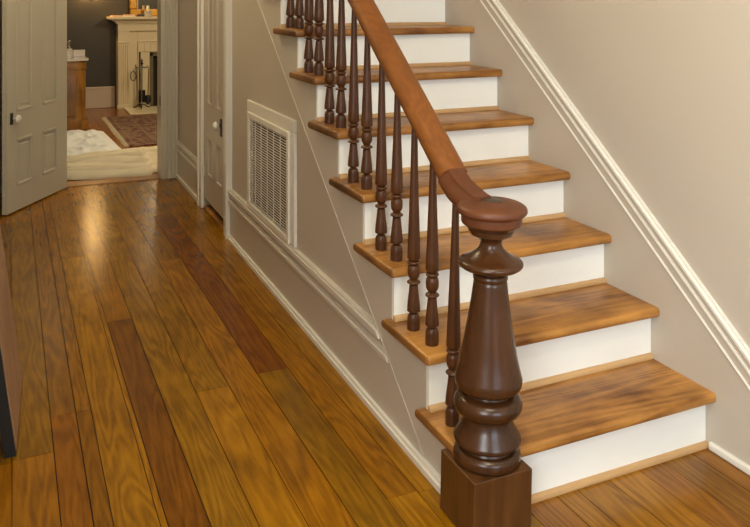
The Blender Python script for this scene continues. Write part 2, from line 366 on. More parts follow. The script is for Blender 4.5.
def strip(name, segs, m, smooth=False):
    bm = bmesh.new()
    for (pts, x0, x1) in segs: prism(bm, pts, 'x', x0, x1, HW)
    return struct(name, bm, m, smooth)
def basepoly(z0, z1, ya, yb, diag):
    """rectangle ya..yb x z0..z1 whose near end dies into the sloping string"""
    if diag: return [(max(ya, (z0+0.19)/0.772), z0), (yb, z0), (yb, z1), (max(ya, (z1+0.19)/0.772), z1)]
    return [(ya, z0), (yb, z0), (yb, z1), (ya, z1)]
E0 = 2.90
for nm, (ya, yb, dg) in (('baseboard_hall', (0.2, E0, True)), ('baseboard_back', (3.775, YB-0.03, False))):
    segs = [(basepoly(0.0, 0.225, ya, yb, dg), -0.004, 0.02), (basepoly(0.252, 0.278, ya, yb, dg), -0.004, 0.02)]
    bsz = [(basepoly(0.222, 0.236, ya, yb, dg), -0.013, 0.0), (basepoly(0.236, 0.252, ya, yb, dg), -0.008, 0.02), (basepoly(0.276, 0.296, ya, yb, dg), -0.016, 0.02), (basepoly(0.296, 0.306, ya, yb, dg), -0.009, 0.02)]
    o = strip(nm, segs, M['cream'])
    o2 = strip('trim_9', bsz, M['cap'])  # raised strips carry the painted highlight colour
bm = bmesh.new()
prism(bm, [(0.085, 0), (E0, 0), (E0, 0.018), (0.085, 0.018)], 'x', -0.022, 0.0, HW); prism(bm, [(0.085, 0.018), (E0, 0.018), (E0, 0.03), (0.085, 0.03)], 'x', -0.015, 0.0, HW)
prism(bm, [(3.775, 0), (YB-0.03, 0), (YB-0.03, 0.03), (3.775, 0.03)], 'x', -0.018, 0.0, HW)
struct('trim_3', bm, M['bead'])

# closet door and its casing
bm = bmesh.new()
box(bm, -0.022, 0.013, CY0-0.105, CY0-0.012, 0, CZ+0.12, 0.004, T=HW); box(bm, -0.030, -0.020, CY0-0.112, CY0-0.09, 0, CZ+0.12, 0.003, T=HW)
box(bm, -0.022, 0.0, CY1+0.012, CY1+0.105, 0, CZ+0.12, 0.004, T=HW); box(bm, -0.030, -0.020, CY1+0.085, CY1+0.112, 0, CZ+0.12, 0.003, T=HW)
box(bm, -0.022, 0.0, CY0-0.105, CY1+0.105, CZ+0.01, CZ+0.12, 0.004, T=HW)
box(bm, -0.006, 0.05, CY0-0.012, CY0, 0, CZ, 0.002, T=HW); box(bm, 0.038, 0.05, CY1, CY1+0.012, 0, CZ, 0.002, T=HW)
struct('trim_4', bm, M['bead'])
bm = bmesh.new(); box(bm, -0.004, 0.10, CY0, CY1, -0.004, 0.022, 0.004, T=HW); struct('trim_5', bm, M['tread'])

def panel_door(name, width, height, panels, thick, m, place, both=False):
    """door slab in its own frame: along +x, visible face at y=0 (towards -y), moulded recessed panels"""
    bm = bmesh.new(); xs = sorted({0, width, *[p[0] for p in panels], *[p[1] for p in panels]})
    zs_ = sorted({0, height, *[p[2] for p in panels], *[p[3] for p in panels]})
    def inp(xm, zm): return any(p[0] < xm < p[1] and p[2] < zm < p[3] for p in panels)
    for i in range(len(xs)-1):
        for j in range(len(zs_)-1):
            if not inp((xs[i]+xs[i+1])/2, (zs_[j]+zs_[j+1])/2):
                box(bm, xs[i], xs[i+1], 0, thick, zs_[j], zs_[j+1])
    bmesh.ops.remove_doubles(bm, verts=bm.verts, dist=1e-5)
    for (a, b, c, d) in panels:
        box(bm, a, b, 0.010, thick-0.010, c, d)
        for (p, q, r, s) in ((a, b, c, c+0.022), (a, b, d-0.022, d), (a, a+0.022, c, d), (b-0.022, b, c, d)):
            box(bm, p, q, -0.003, 0.012, r, s, 0.004, 2)
        box(bm, a+0.045, b-0.045, 0.006, 0.011, c+0.045, d-0.045, 0.002, 1)
    for v in bm.verts: v.co = place(v.co)
    return bm
# closet door
def cplace(v): return HW(Vector((0.001+v.y, CY1+0.011-v.x, 0.075+v.z)))
wd = CY1-CY0+0.011
cd = struct('door_2', panel_door('', wd, CZ-0.05, [(0.11, 0.29, 0.17, 0.45), (0.39, 0.57, 0.17, 0.45), (0.11, 0.29, 0.66, 1.78), (0.39, 0.57, 0.66, 1.78)], 0.035, M['wall'], cplace), M['cream'])
bm = bmesh.new(); box(bm, -0.006, 0.003, 3.115, 3.150, 0.585, 0.700, 0.004, T=HW); tube(bm, [HW(Vector((0.0, 3.135, 0.655))), HW(Vector((-0.018, 3.135, 0.655)))], 0.010, 10)
lp = link('lock_plate', bm, M['black'], cd)
bm = bmesh.new(); lathe(bm, smoothprof([(0.010, 0), (0.012, 0.004), (0.026, 0.016), (0.027, 0.026), (0.018, 0.038), (0.004, 0.042)]), 20)
for v in bm.verts: v.co = HW(Vector((-0.014-v.co.z, 3.135+v.co.x, 0.655+v.co.y)))
link('door_knob', bm, M['china'], lp, True)
bm = bmesh.new()
for z in (0.22,): tube(bm, [HW(Vector((-0.008, CY1+0.002, z))), HW(Vector((-0.008, CY1+0.002, z+0.07)))], 0.008, 8)
link('hinge', bm, M['bead'], cd)

# hall door leaf standing open against the left side
LA = Vector((-1.198, 3.994, 0)); LB = Vector((-0.778, 4.688, 0)); ld = (LB-LA).normalized(); ln = Vector((ld.y, -ld.x, 0))   # ln faces the camera side
def lplace(v): return LA+ld*v.x-ln*v.y+Vector((0, 0, 0.012+v.z))
LW = (LB-LA).length
leaf = struct('door_1', panel_door('', LW, 2.0, [(0.115, 0.32, 0.165, 0.495), (0.455, 0.675, 0.165, 0.495), (0.115, 0.32, 0.68, 1.86), (0.455, 0.675, 0.68, 1.86)], 0.036, None, lplace), M['trim'])
leaf['label'] = 'pale panelled door standing open into the hall on the left'
bm = bmesh.new(); box(bm, 0.035, 0.068, -0.005, 0.0, 0.60, 0.68, 0.002)
for v in bm.verts: v.co = lplace(v.co)
lp = link('lock_plate', bm, M['black'], leaf)
bm = bmesh.new(); lathe(bm, smoothprof([(0.009, 0), (0.010, 0.018), (0.026, 0.030), (0.028, 0.040), (0.020, 0.052), (0.004, 0.056)]), 20)
for v in bm.verts: v.co = lplace(Vector((0.072+v.co.x, -v.co.z, 0.637+v.co.y)))
link('door_knob', bm, M['china'], lp, True)

# right wall: baseboard before the stairs, raking cap moulding up the stairs
def rake(bm, c0, c1, ya, yb, x0, bev=0.004):
    va, vb, fs = prism(bm, [(ya, 0.772*ya+c0), (yb, 0.772*yb+c0), (yb, 0.772*yb+c1), (ya, 0.772*ya+c1)], 'x', x0, W)
    es = [e for e in {e for f in fs for e in f.edges} if all(abs(v.co.x-x0) < 1e-6 for v in e.verts)]
    bmesh.ops.bevel(bm, geom=es, offset=bev, segments=3, affect='EDGES')
bm = bmesh.new(); Y0, Y1 = -0.42, 3.4
rake(bm, -0.30, 0.50, Y0, Y1, W-0.006, 0.001)
struct('trim_6', bm, M['wall'])
bm = bmesh.new()
rake(bm, 0.394, 0.404, Y0, Y1, W-0.012, 0.003); rake(bm, 0.440, 0.456, Y0, Y1, W-0.014, 0.004); rake(bm, 0.480, 0.512, Y0, Y1, W-0.022, 0.009)
struct('trim_7', bm, M['bead'])
bm = bmesh.new(); box(bm, W-0.018, W, YF, -0.02, 0, 0.026, 0.006); struct('trim_8', bm, M['bead'])
bm = bmesh.new(); box(bm, W-0.012, W, YF, Y0, 0, 0.10, 0.002); struct('baseboard_right', bm, M['wall'])
bm = bmesh.new(); box(bm, XL, XL+0.015, YF, YB, 0, 0.2, 0.004); struct('baseboard_left', bm, M['trim'])

# parlour shell
bm = bmesh.new(); box(bm, -3.15, 3.15, 9.46, 9.61, 0, ZC); struct('wall_parlour_back', bm, M['darkwall'])
bm = bmesh.new(); box(bm, -3.15, -3.0, 4.90, 9.46, 0, ZC); struct('wall_parlour_left', bm, M['darkwall'])
bm = bmesh.new(); box(bm, 3.0, 3.15, 4.90, 9.46, 0, ZC); struct('wall_parlour_right', bm, M['darkwall'])
bm = bmesh.new(); box(bm, -3.15, XL-0.15, 4.75, 4.90, 0, ZC); box(bm, W+0.15, 3.15, 4.75, 4.90, 0, ZC); struct('wall_parlour_front', bm, M['darkwall'])
bm = bmesh.new(); box(bm, -3.15, 3.15, 4.90, 9.61, ZC, ZC+0.1); struct('ceiling_parlour', bm, M['ceil'])
bm = bmesh.new(); box(bm, -3.0, 0.12, 9.43, 9.46, 0, 0.27, 0.005); box(bm, -3.0, 0.12, 9.425, 9.46, 0.25, 0.285, 0.006); struct('baseboard_parlour', bm, M['base2'])

# ---------------------------------------------------------------- staircase
st = thing('staircase', 'straight wooden staircase with worn oak treads and white risers', 'staircase', (0, 0, 0))
NC = (0.042, -0.011)                      # newel axis
def tread_bm(k):
    y0 = (k-1)*G-NO; y1 = k*G; z0 = k*H-TT; z1 = k*H
    if k > 1:
        pts = [(-OV, y0), (W-0.002, y0), (W-0.002, y1), (0.004, y1), (0.004, y1+BK), (-OV, y1+BK)]
    else:
        R = 0.090; a0 = math.atan2(y0-NC[1], math.sqrt(R*R-(y0-NC[1])**2)); dx = -OV-NC[0]; a1 = math.atan2(math.sqrt(R*R-dx*dx), dx)
        arc = [(NC[0]+R*math.cos(a1+(a0-a1)*i/14), NC[1]+R*math.sin(a1+(a0-a1)*i/14)) for i in range(15)]
        pts = arc+[(W-0.002, y0), (W-0.002, y1), (0.004, y1), (0.004, y1+BK), (-OV, y1+BK)]
    bm = bmesh.new(); va, vb, fs = prism(bm, pts, 'z', z0, z1); es = []
    for e in bm.edges:
        m = (e.verts[0].co+e.verts[1].co)/2; d = e.verts[0].co-e.verts[1].co
        if abs(d.z) < 1e-6 and ((abs(m.y-y0) < 1e-5) or (abs(m.x+OV) < 1e-5) or (abs(m.y-y1-BK) < 1e-5)): es.append(e)
        elif k > 1 and abs(d.z) > 1e-6 and abs(m.x+OV) < 1e-5 and abs(m.y-y0) < 1e-5: es.append(e)
    bmesh.ops.bevel(bm, geom=es, offset=0.0125, segments=4, affect='EDGES', profile=0.5)
    for v in bm.verts:           # slight wear: sagging front edge
        if v.co.y < y0+0.03: v.co.z += 0.0010*math.sin(9*v.co.x+k*1.7)
    return bm
for k in range(1, NT+1):
    bm = tread_bm(k)
    bm.normal_update(); bmesh.ops.recalc_face_normals(bm, faces=bm.faces)
    shift = Vector((k*3.7, k*1.3, 0))
    for v in bm.verts: v.co -= shift       # own grain for every tread
    for f in bm.faces:
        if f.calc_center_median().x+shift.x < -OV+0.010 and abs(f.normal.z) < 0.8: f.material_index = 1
    o = link('tread', bm, [M['tread'], M['endgrain']], st, True); o.location = shift
    bm = bmesh.new()
    x0 = 0.0 if k > 1 else 0.135
    box(bm, x0, W-0.001, (k-1)*G, (k-1)*G+0.018, (k-1)*H-(0.0 if k == 1 else 0.001), k*H-TT)
    r = link('riser', bm, M['white'], st)
    bm = bmesh.new(); q = []
    hh, dd = 0.017, 0.015
    zb = (k-1)*H
    prof = [(0, 0), (-dd, 0)]+[(-dd*math.cos(a*PI/10), hh*math.sin(a*PI/10)) for a in range(1, 6)]
    prof = [(0, 0), (-dd, 0), (-dd, hh*0.35), (-dd*0.85, hh*0.7), (-dd*0.5, hh*0.93), (-dd*0.2, hh), (0, hh)]
    prism(bm, [((k-1)*G+a, zb+b+0.0005) for a, b in prof], 'x', (x0+0.002 if k == 1 else -0.004), W-0.004)
    link('cove_moulding', bm, M['cove'], r)
# closed outer string
bm = bmesh.new()
top = []
for k in range(1, NT+1):
    top += [((k-1)*G+0.001 if k > 1 else 0.095, k*H-TT), (k*G+0.0005, k*H-TT)]
ye = NT*G
pts = [(0.095, 0.0), (0.246, 0.0), (ye, 0.772*ye-0.19)]+top[::-1]
prism(bm, pts, 'x', 0.0006, 0.014)
so = link('outer_string', bm, M['cream'], st)
bm = bmesh.new()
prism(bm, [(0.246, 0.002), (ye, 0.772*ye-0.19), (ye, 0.772*ye-0.181), (0.240, 0.006)], 'x', -0.0015, 0.002)
link('bead', bm, M['cream'], so)
bm = bmesh.new(); box(bm, 0.08, W-0.001, NT*G+0.04, YB-0.01, NT*H-0.1, NT*H-0.001); link('landing', bm, M['tread'], st)

# ---------------------------------------------------------------- balustrade
rl = thing('stair_balustrade', 'reddish brown stair handrail with turned balusters and heavy newel post', 'stair railing', (0.0375, 0, 0))
RX = 0.0375
def rz(y): return 0.757*y+0.804            # rail centre line
def railpath(ys): 
    out = []
    for y in ys: out.append((y, rz(y)))
    return out
sect = []                                  # rail section (u across, v up)
for u, v in [(-0.026, -0.036), (-0.030, -0.024), (-0.043, -0.013), (-0.047, 0.004), (-0.044, 0.019), (-0.033, 0.030), (-0.015, 0.035), (0, 0.036)]: sect.append((u, v))
sect = sect+[(-u, v) for u, v in sect[-2::-1]]
def sweep(bm, path, sec, scale=None):
    rings = []
    for i, (y, z) in enumerate(path):
        a = path[max(i-1, 0)]; b = path[min(i+1, len(path)-1)]; t = Vector((0, b[0]-a[0], b[1]-a[1])).normalized(); nrm = Vector((0, -t.z, t.y))
        s = scale[i] if scale else (1, 1)
        rings.append([bm.verts.new(Vector((u*s[0], y, z))+nrm*v*s[1]) for u, v in sec])
    n = len(sec)
    for a, b in zip(rings, rings[1:]):
        for i in range(n): bm.faces.new((a[i], a[(i+1) % n], b[(i+1) % n], b[i]))
    bm.faces.new(rings[0]); bm.faces.new(rings[-1][::-1])
bm = bmesh.new(); sweep(bm, railpath([0.165+i*0.154 for i in range(18)]), sect); link('handrail', bm, M['rail'], rl, True)
ctrl = [(0.165, rz(0.165)), (0.14, 0.911), (0.11, 0.895), (0.07, 0.884), (0.03, 0.874), (0.0, 0.870)]
bm = bmesh.new(); sweep(bm, smoothprof(ctrl, 4), sect, None); link('handrail_easing', bm, M['raild'], rl, True)

bal_base = [(0.0205, 0.0), (0.0210, 0.003), (0.0210, 0.034), None, (0.0205, 0.038), (0.0185, 0.046), (0.0150, 0.051), None, (0.0112, 0.054), None,
            (0.0150, 0.057), (0.0215, 0.060), None, (0.0220, 0.063), (0.0205, 0.085), (0.0165, 0.120), (0.0142, 0.145), None, (0.0105, 0.148), None,
            (0.0205, 0.151), (0.0225, 0.154), (0.0200, 0.158), None, (0.0115, 0.163), (0.0150, 0.168), (0.0195, 0.177), (0.0208, 0.190), (0.0200, 0.202), (0.0170, 0.209), None, (0.0125, 0.212), None,
            (0.0190, 0.215), (0.0212, 0.219), (0.0190, 0.223), None, (0.0125, 0.226), None, (0.0205, 0.231), (0.0222, 0.236)]
base_prof = smoothprof(bal_base, 3)
def baluster(y, k):
    z0 = k*H+0.0006; top = rz(y)-0.040-z0
    prof = list(base_prof)
    z1 = prof[-1][1]
    for t in (0.08, 0.25, 0.45, 0.65, 0.85, 1.0):
        prof.append((0.0222*(1-t)+0.0095*t-0.0012*math.sin(PI*t), z1+(top-z1)*t))
    bm = bmesh.new(); lathe(bm, prof, 20)
    o = link('baluster', bm, M['bal'], rl, True); o.location = (-0.010, y, z0)
    return o
for n in range(17):
    o = baluster(0.151+0.1265*n, n//2+1 if n % 2 == 0 else (n+1)//2+1)
    o.rotation_euler = (0, 0.018 if n == 0 else 0.006, 0)

# newel: square block, turned shaft and a broad cap
nw = bpy.data.objects.new('newel_post', None); C.objects.link(nw); nw.parent = rl; nw.location = (NC[0]-RX, NC[1], 0)
ax = Vector((math.sin(0.4283), math.cos(0.4283), 0))
nw.rotation_mode = 'QUATERNION'
from mathutils import Quaternion
nw.rotation_quaternion = Quaternion(ax, 0.020)
nw['label'] = 'heavy dark turned newel post on a square block'
bm = bmesh.new(); box(bm, -0.0975, 0.0905, -0.091, 0.090, 0.0, 0.1680, 0.0025, 2); link('newel_block', bm, M['block'], nw)
Zp = lambda v: 1.4628-v/354.1
R_ = lambda p: p/354.1
keys = [(0.084, 0.1682), None, (R_(30.5), 0.1685), (R_(33.0), 0.175), (R_(33.6), 0.186), (R_(32.5), 0.198), (R_(29.5), 0.206), None, (R_(26.0), 0.207), (R_(25.0), 0.213), (R_(26.5), 0.219), None,
        (R_(31.5), 0.2215), (R_(33.4), 0.2285), (R_(33.2), 0.237), (R_(30.0), 0.253), (R_(26.6), 0.270), (R_(24.6), 0.287), (R_(24.2), 0.296), None,
        (R_(23.2), 0.298), None, (R_(27), 0.301), (R_(31.8), 0.310), (R_(34.0), 0.325), (R_(33.4), 0.339), (R_(30.5), 0.350), (R_(26.5), 0.356), None,
        (R_(23.5), 0.358), (R_(22.6), 0.363), (R_(23.8), 0.368), None, (R_(29), 0.371), (R_(32.8), 0.381), (R_(33.6), 0.394), None,
        (R_(33.7), 0.400), (R_(28.2), 0.463), (R_(23.6), 0.535), (R_(19.4), 0.610), (R_(16.6), 0.672), None,
        (R_(16.0), 0.674), None, (R_(17.2), 0.677), (R_(17.4), 0.684), (R_(16.5), 0.690), None, (R_(13.8), 0.693), (R_(13.6), 0.699), None, (R_(15.0), 0.701), (R_(24), 0.704), (R_(30), 0.711), (R_(32.4), 0.7205), (R_(30.5), 0.730), (R_(24), 0.738), (R_(18), 0.749), (R_(13.0), 0.762), (R_(10.9), 0.774), None,
        (R_(10.8), 0.782), (R_(13.0), 0.790), (R_(19.0), 0.801), None, (R_(20.8), 0.803), (R_(21.2), 0.811), None, (R_(23.0), 0.813), (R_(23.2), 0.818), None, (R_(25.5), 0.824), (R_(28), 0.831)]
bm = bmesh.new(); lathe(bm, smoothprof(keys, 5), 56); link('newel_shaft', bm, M['newel'], nw, True)
cap = [(R_(27), 0.8311), None, (R_(29.2), 0.8325), (R_(30.2), 0.838), (R_(30.6), 0.857), None, (R_(32.5), 0.8595), (R_(35.0), 0.866), (R_(35.4), 0.872), (R_(34.6), 0.880), (R_(31), 0.887), (R_(24), 0.893), (R_(14), 0.8968), (0.010, 0.898)]
bm = bmesh.new(); lathe(bm, smoothprof(cap, 5), 56); cp = link('newel_cap', bm, M['raild'], nw, True)
bm = bmesh.new(); lathe(bm, [(0.030, 0.880), (0.030, 0.8985), (0.028, 0.9000), (0.002, 0.9005)], 32); link('cap_plug', bm, M['plug'], cp, True)

# ---------------------------------------------------------------- return-air grille
vg = thing('wall_vent', 'tall white louvered return air grille in the wall beneath the stairs', 'wall vent', HW(Vector((0.012, 2.06, 0.31))))
off = vg.location.copy()
def VT(v): return HW(v)-off
bm = bmesh.new()
ya, yb, za, zb = 1.600, 2.465, 0.308, 0.900
box(bm, -0.004, 0.013, ya, yb, zb-0.062, zb, 0.004, T=VT); box(bm, -0.004, 0.013, ya, ya+0.062, za, zb-0.062, 0.004, T=VT); box(bm, -0.004, 0.013, yb-0.05, yb, za, zb-0.062, 0.004, T=VT)
link('casing', bm, M['bead'], vg)
ga, gb, gz0, gz1 = ya+0.062, yb-0.05, za+0.002, zb-0.062
bm = bmesh.new()
for q in ((ga, gb, gz1-0.03, gz1), (ga, gb, gz0, gz0+0.03), (ga, ga+0.03, gz0+0.03, gz1-0.03), (gb-0.03, gb, gz0+0.03, gz1-0.03)):
    box(bm, -0.014, 0.013, *q, 0.003, T=VT)
link('grille_frame', bm, M['bead'], vg)
bm = bmesh.new(); box(bm, 0.0112, 0.0125, ga+0.02, gb-0.02, gz0+0.02, gz1-0.02, T=VT); link('duct_shade_sheet', bm, M['duct_shade'], vg)  # thin dark sheet painted as shade behind the louvers, in place of depth
bm = bmesh.new(); ns = 34
cols = 6; ih = (gb-ga-0.06)/cols
for i in range(ns):
    z = gz0+0.03+(gz1-gz0-0.06)*(i+0.5)/ns
    box(bm, -0.0080, -0.0060, ga+0.028, gb-0.028, z-0.0030, z+0.0020, T=VT)
for c in range(1, cols): box(bm, -0.0085, -0.0060, ga+0.03+ih*c-0.0045, ga+0.03+ih*c+0.0045, gz0+0.028, gz1-0.028, T=VT)
link('louvers', bm, M['bead'], vg)

# ---------------------------------------------------------------- framed panel leaning at the left
pn = thing('leaning_panel', 'brown panel with black edges leaning on the left wall by the door', 'framed panel', (-1.20, 1.16, 0))
def LT(v):
    a = 0.131; p = Vector((v[0], v[1], v[2])); p.x, p.z = p.x*math.cos(a)-p.z*math.sin(a), p.x*math.sin(a)+p.z*math.cos(a); return p+Vector((0, 0, 0.001))
bm = bmesh.new(); 
for q in ((-0.29, 0.29, 0, 0.012), (-0.29, 0.29, 0.86, 0.872), (-0.29, -0.277, 0.012, 0.86), (0.277, 0.29, 0.012, 0.86)): box(bm, -0.037, -0.002, *q, 0.001, T=LT)
fo = link('frame', bm, M['blackpaint'], pn)
bm = bmesh.new(); box(bm, -0.030, 0.0, -0.277, 0.277, 0.012, 0.86, T=LT); link('panel_face', bm, M['panelface'], pn)
pn.location = (-1.1465, 1.162, 0); pn.rotation_euler = (0, 0, math.radians(-2.55))

# ---------------------------------------------------------------- parlour things
fp = thing('fireplace', 'ivory painted wooden fireplace mantel with fluted pilaster in far room', 'fireplace', (0.90, 9.46, 0))
def fbox(nm, parts, m, parent=fp, bev=0.004):
    bm = bmesh.new()
    for q in parts: box(bm, *q, bev)
    return link(nm, bm, m, parent)
def mir(q): return (-q[1], -q[0], *q[2:])
X0 = 0.14-0.90                              # pilaster left edge in the mantel's frame
pl_ = [(X0, X0+0.15, -0.20, -0.0, 0.0, 1.06)]
pf = [(X0+0.012+i*0.028, X0+0.026+i*0.028, -0.212, -0.198, 0.06, 0.86) for i in range(5)]+[(X0-0.008, X0+0.158, -0.215, -0.19, 0.0, 0.05), (X0-0.008, X0+0.158, -0.215, -0.19, 0.88, 0.90)]
fbox('pilaster', pl_+pf, M['mantel']); fbox('pilaster', [mir(q) for q in pl_+pf], M['mantel'])
inner = [(X0+0.15, X0+0.26, -0.17, 0, 0, 1.06), (X0+0.26, X0+0.275, -0.19, -0.16, 0, 0.905)]
fbox('surround_panel', inner+[mir(q) for q in inner]+[(X0+0.26, -X0-0.26, -0.17, 0, 0.75, 1.06), (X0+0.26, -X0-0.26, -0.19, -0.16, 0.89, 0.905)]
     + [(X0+0.275+i*0.075, X0+0.348+i*0.075, -0.178, -0.16, 0.752, 0.885) for i in range(13)] + [(X0+0.30, X0+0.42, -0.17, 0, 0, 0.75), (-X0-0.42, -X0-0.30, -0.17, 0, 0, 0.75)], M['mantel'])
fbox('frieze', [(X0-0.004, -X0+0.004, -0.205, 0, 1.04, 1.14), (X0-0.03, -X0+0.03, -0.23, 0, 1.14, 1.165), (X0-0.055, -X0+0.055, -0.255, 0, 1.165, 1.19), (X0-0.08, -X0+0.08, -0.28, 0, 1.185, 1.20)], M['mantel'])
fbox('mantel_shelf', [(X0-0.13, -X0+0.13, -0.33, 0, 1.20, 1.235)], M['mantel'], bev=0.008)
fbox('tile_surround', [(X0+0.42, X0+0.47, -0.165, 0, 0, 0.74), (-X0-0.47, -X0-0.42, -0.165, 0, 0, 0.74), (X0+0.42, -X0-0.42, -0.165, 0, 0.69, 0.75)], M['tile'])
fbox('firebox', [(X0+0.47, -X0-0.47, -0.06, 0, 0, 0.69)], M['soot'])
fbox('fire_screen_frame', [(X0+0.475, X0+0.50, -0.17, -0.15, 0.02, 0.66), (X0+0.475, -X0-0.475, -0.17, -0.15, 0.63, 0.66)], M['blackpaint'])
hx = fbox('hearth_slab', [(0.21-0.90, 0.69, -0.88, -0.22, 0.0, 0.012)], M['hearth'])

# fire tools
sx, sy = 0.425, 9.08
TSC = 0.90
ts = thing('fire_tool_stand', 'black iron fireplace tool stand on the pale hearth', 'fire tool stand', (sx, sy, 0.0125))
bm = bmesh.new(); tube(bm, [(0, 0, 0.04), (0, 0, 0.66)], 0.011, 10); link('post', bm, M['steel'], ts, True)
bm = bmesh.new(); lathe(bm, smoothprof([(0.004, 0.64), (0.014, 0.65), (0.022, 0.665), (0.010, 0.69), (0.016, 0.70), (0.008, 0.725), (0.002, 0.735)]), 14); link('finial', bm, M['black'], ts, True)
for a in (0.5, 2.6, 4.5):
    bm = bmesh.new(); c, s = math.cos(a), math.sin(a)
    tube(bm, [(0, 0, 0.06), (c*0.05, s*0.05, 0.055), (c*0.09, s*0.09, 0.02), (c*0.13, s*0.13, 0.008)], 0.009, 8); link('leg', bm, M['black'], ts, True)
bm = bmesh.new(); tube(bm, [(-0.085, 0, 0.63), (-0.07, 0, 0.60), (0, 0, 0.61), (0.07, 0, 0.60), (0.085, 0, 0.63)], 0.008, 8); link('hook_bar', bm, M['black'], ts, True)
ts.scale = (TSC, TSC, TSC)
po = thing('fire_poker', 'long dark poker hanging at the left of the fire tool stand', 'fire poker', (sx-0.085, sy-0.03, 0.12), group=None)
bm = bmesh.new(); tube(bm, [(0.02, 0.0, 0.0), (0.015, 0, 0.30), (0.0, 0, 0.48)], 0.006, 8); link('rod', bm, M['steel'], po, True)
bm = bmesh.new(); tube(bm, [(0.05+0.035*math.cos(t)-0.08, 0, 0.33+0.065*math.sin(t)) for t in [i*PI/6 for i in range(13)]], 0.006, 8); link('loop_handle', bm, M['black'], po, True)
br = thing('hearth_brush', 'small black brush hanging at the right of the fire tool stand', 'hearth brush', (sx+0.075, sy-0.03, 0.06))
bm = bmesh.new(); tube(bm, [(0.0, 0, 0.12), (0.012, 0, 0.50)], 0.007, 8); link('handle', bm, M['brass'], br, True)
bm = bmesh.new(); lathe(bm, smoothprof([(0.012, 0.13), (0.035, 0.12), (0.045, 0.06), (0.038, 0.03), (0.01, 0.0)]), 12); link('bristles', bm, M['black'], br, True)
sh = thing('fire_shovel', 'dark iron shovel hanging behind the fire tool stand post', 'fire shovel', (sx+0.01, sy+0.06, 0.08))
bm = bmesh.new(); tube(bm, [(0, 0, 0.16), (0, 0, 0.52)], 0.007, 8); link('handle', bm, M['black'], sh, True)
bm = bmesh.new(); box(bm, -0.045, 0.045, -0.006, 0.006, 0.0, 0.17, 0.005); link('blade', bm, M['black'], sh)

# mantel top
zt = 1.2355
def flat(nm, label, cat, x, y, sx_, sy_, sz_, rz_, m, z=zt, grp=None):
    bm = bmesh.new(); box(bm, -sx_/2, sx_/2, -sy_/2, sy_/2, 0, sz_, 0.002)
    o = link(nm, bm, m); o.location = (x, y, z); o.rotation_euler = (0, 0, rz_); return tag(o, label, cat, grp)
flat('paper_booklet', 'pink paper booklet at left end of the mantel shelf', 'booklet', 0.13, 9.25, 0.16, 0.12, 0.018, 0.2, M['paper1'])
flat('magazine', 'cream magazine lying flat in middle of mantel shelf items', 'magazine', 0.28, 9.26, 0.17, 0.14, 0.016, -0.1, M['paper2'])
flat('paper_booklet', 'pink booklet lying on top of the cream magazine', 'booklet', 0.285, 9.26, 0.14, 0.11, 0.012, 0.05, M['paper1'], zt+0.0165)
flat('notebook', 'dark blue notebook beside the glass candle holder', 'notebook', 0.435, 9.25, 0.075, 0.11, 0.03, 0.0, M['paper3'])
chd = thing('candle_holder', 'squat clear glass candle holder on the mantel shelf', 'candle holder', (0.525, 9.22, zt))
bm = bmesh.new(); lathe(bm, [(0.045, 0.0), (0.052, 0.004), (0.052, 0.07), (0.046, 0.074), (0.040, 0.07), (0.040, 0.02), (0.002, 0.018)], 20); link('bowl', bm, M['marble'], chd, True)
cn = thing('candle', 'short ivory candle standing in glass holder on the mantel', 'candle', (0.525, 9.22, zt+0.0185))
bm = bmesh.new(); lathe(bm, [(0.020, 0.0), (0.020, 0.125), (0.017, 0.130), (0.003, 0.128)], 16); link('wax', bm, M['wax'], cn, True)
bm = bmesh.new(); tube(bm, [(0, 0, 0.127), (0.002, 0, 0.14)], 0.0015, 6); link('wick', bm, M['black'], cn)
mr = thing('gilt_mirror', 'gilt framed mirror leaning above the mantel shelf', 'mirror', (0.90, 9.40, zt))
bm = bmesh.new()
for q in ((-0.59, 0.59, -0.02, 0.03, 0.0, 0.10), (-0.59, 0.59, -0.02, 0.03, 1.05, 1.15), (-0.59, -0.49, -0.02, 0.03, 0.10, 1.05), (0.49, 0.59, -0.02, 0.03, 0.10, 1.05)): box(bm, *q, 0.014, 3)
link('frame', bm, M['gilt'], mr)
bm = bmesh.new(); box(bm, -0.495, 0.495, 0.0, 0.02, 0.095, 1.055); link('mirror_glass', bm, M['mirror'], mr)

# sconce that lights the dark wall
sn = thing('wall_sconce', 'warm wall sconce on the dark wall left of mantel', 'wall lamp', (-0.18, 9.46, 1.56))
bm = bmesh.new(); lathe(bm, [(0.002, 0), (0.04, 0.0), (0.045, 0.01), (0.02, 0.02), (0.002, 0.02)], 16)
for v in bm.verts: v.co = Vector((v.co.x, -v.co.z, v.co.y))
link('back_plate', bm, M['brass'], sn)
bm = bmesh.new(); tube(bm, [(0, -0.015, 0), (0, -0.13, -0.03), (0, -0.24, -0.03), (0, -0.26, -0.01)], 0.006, 8); link('arm', bm, M['brass'], sn, True)

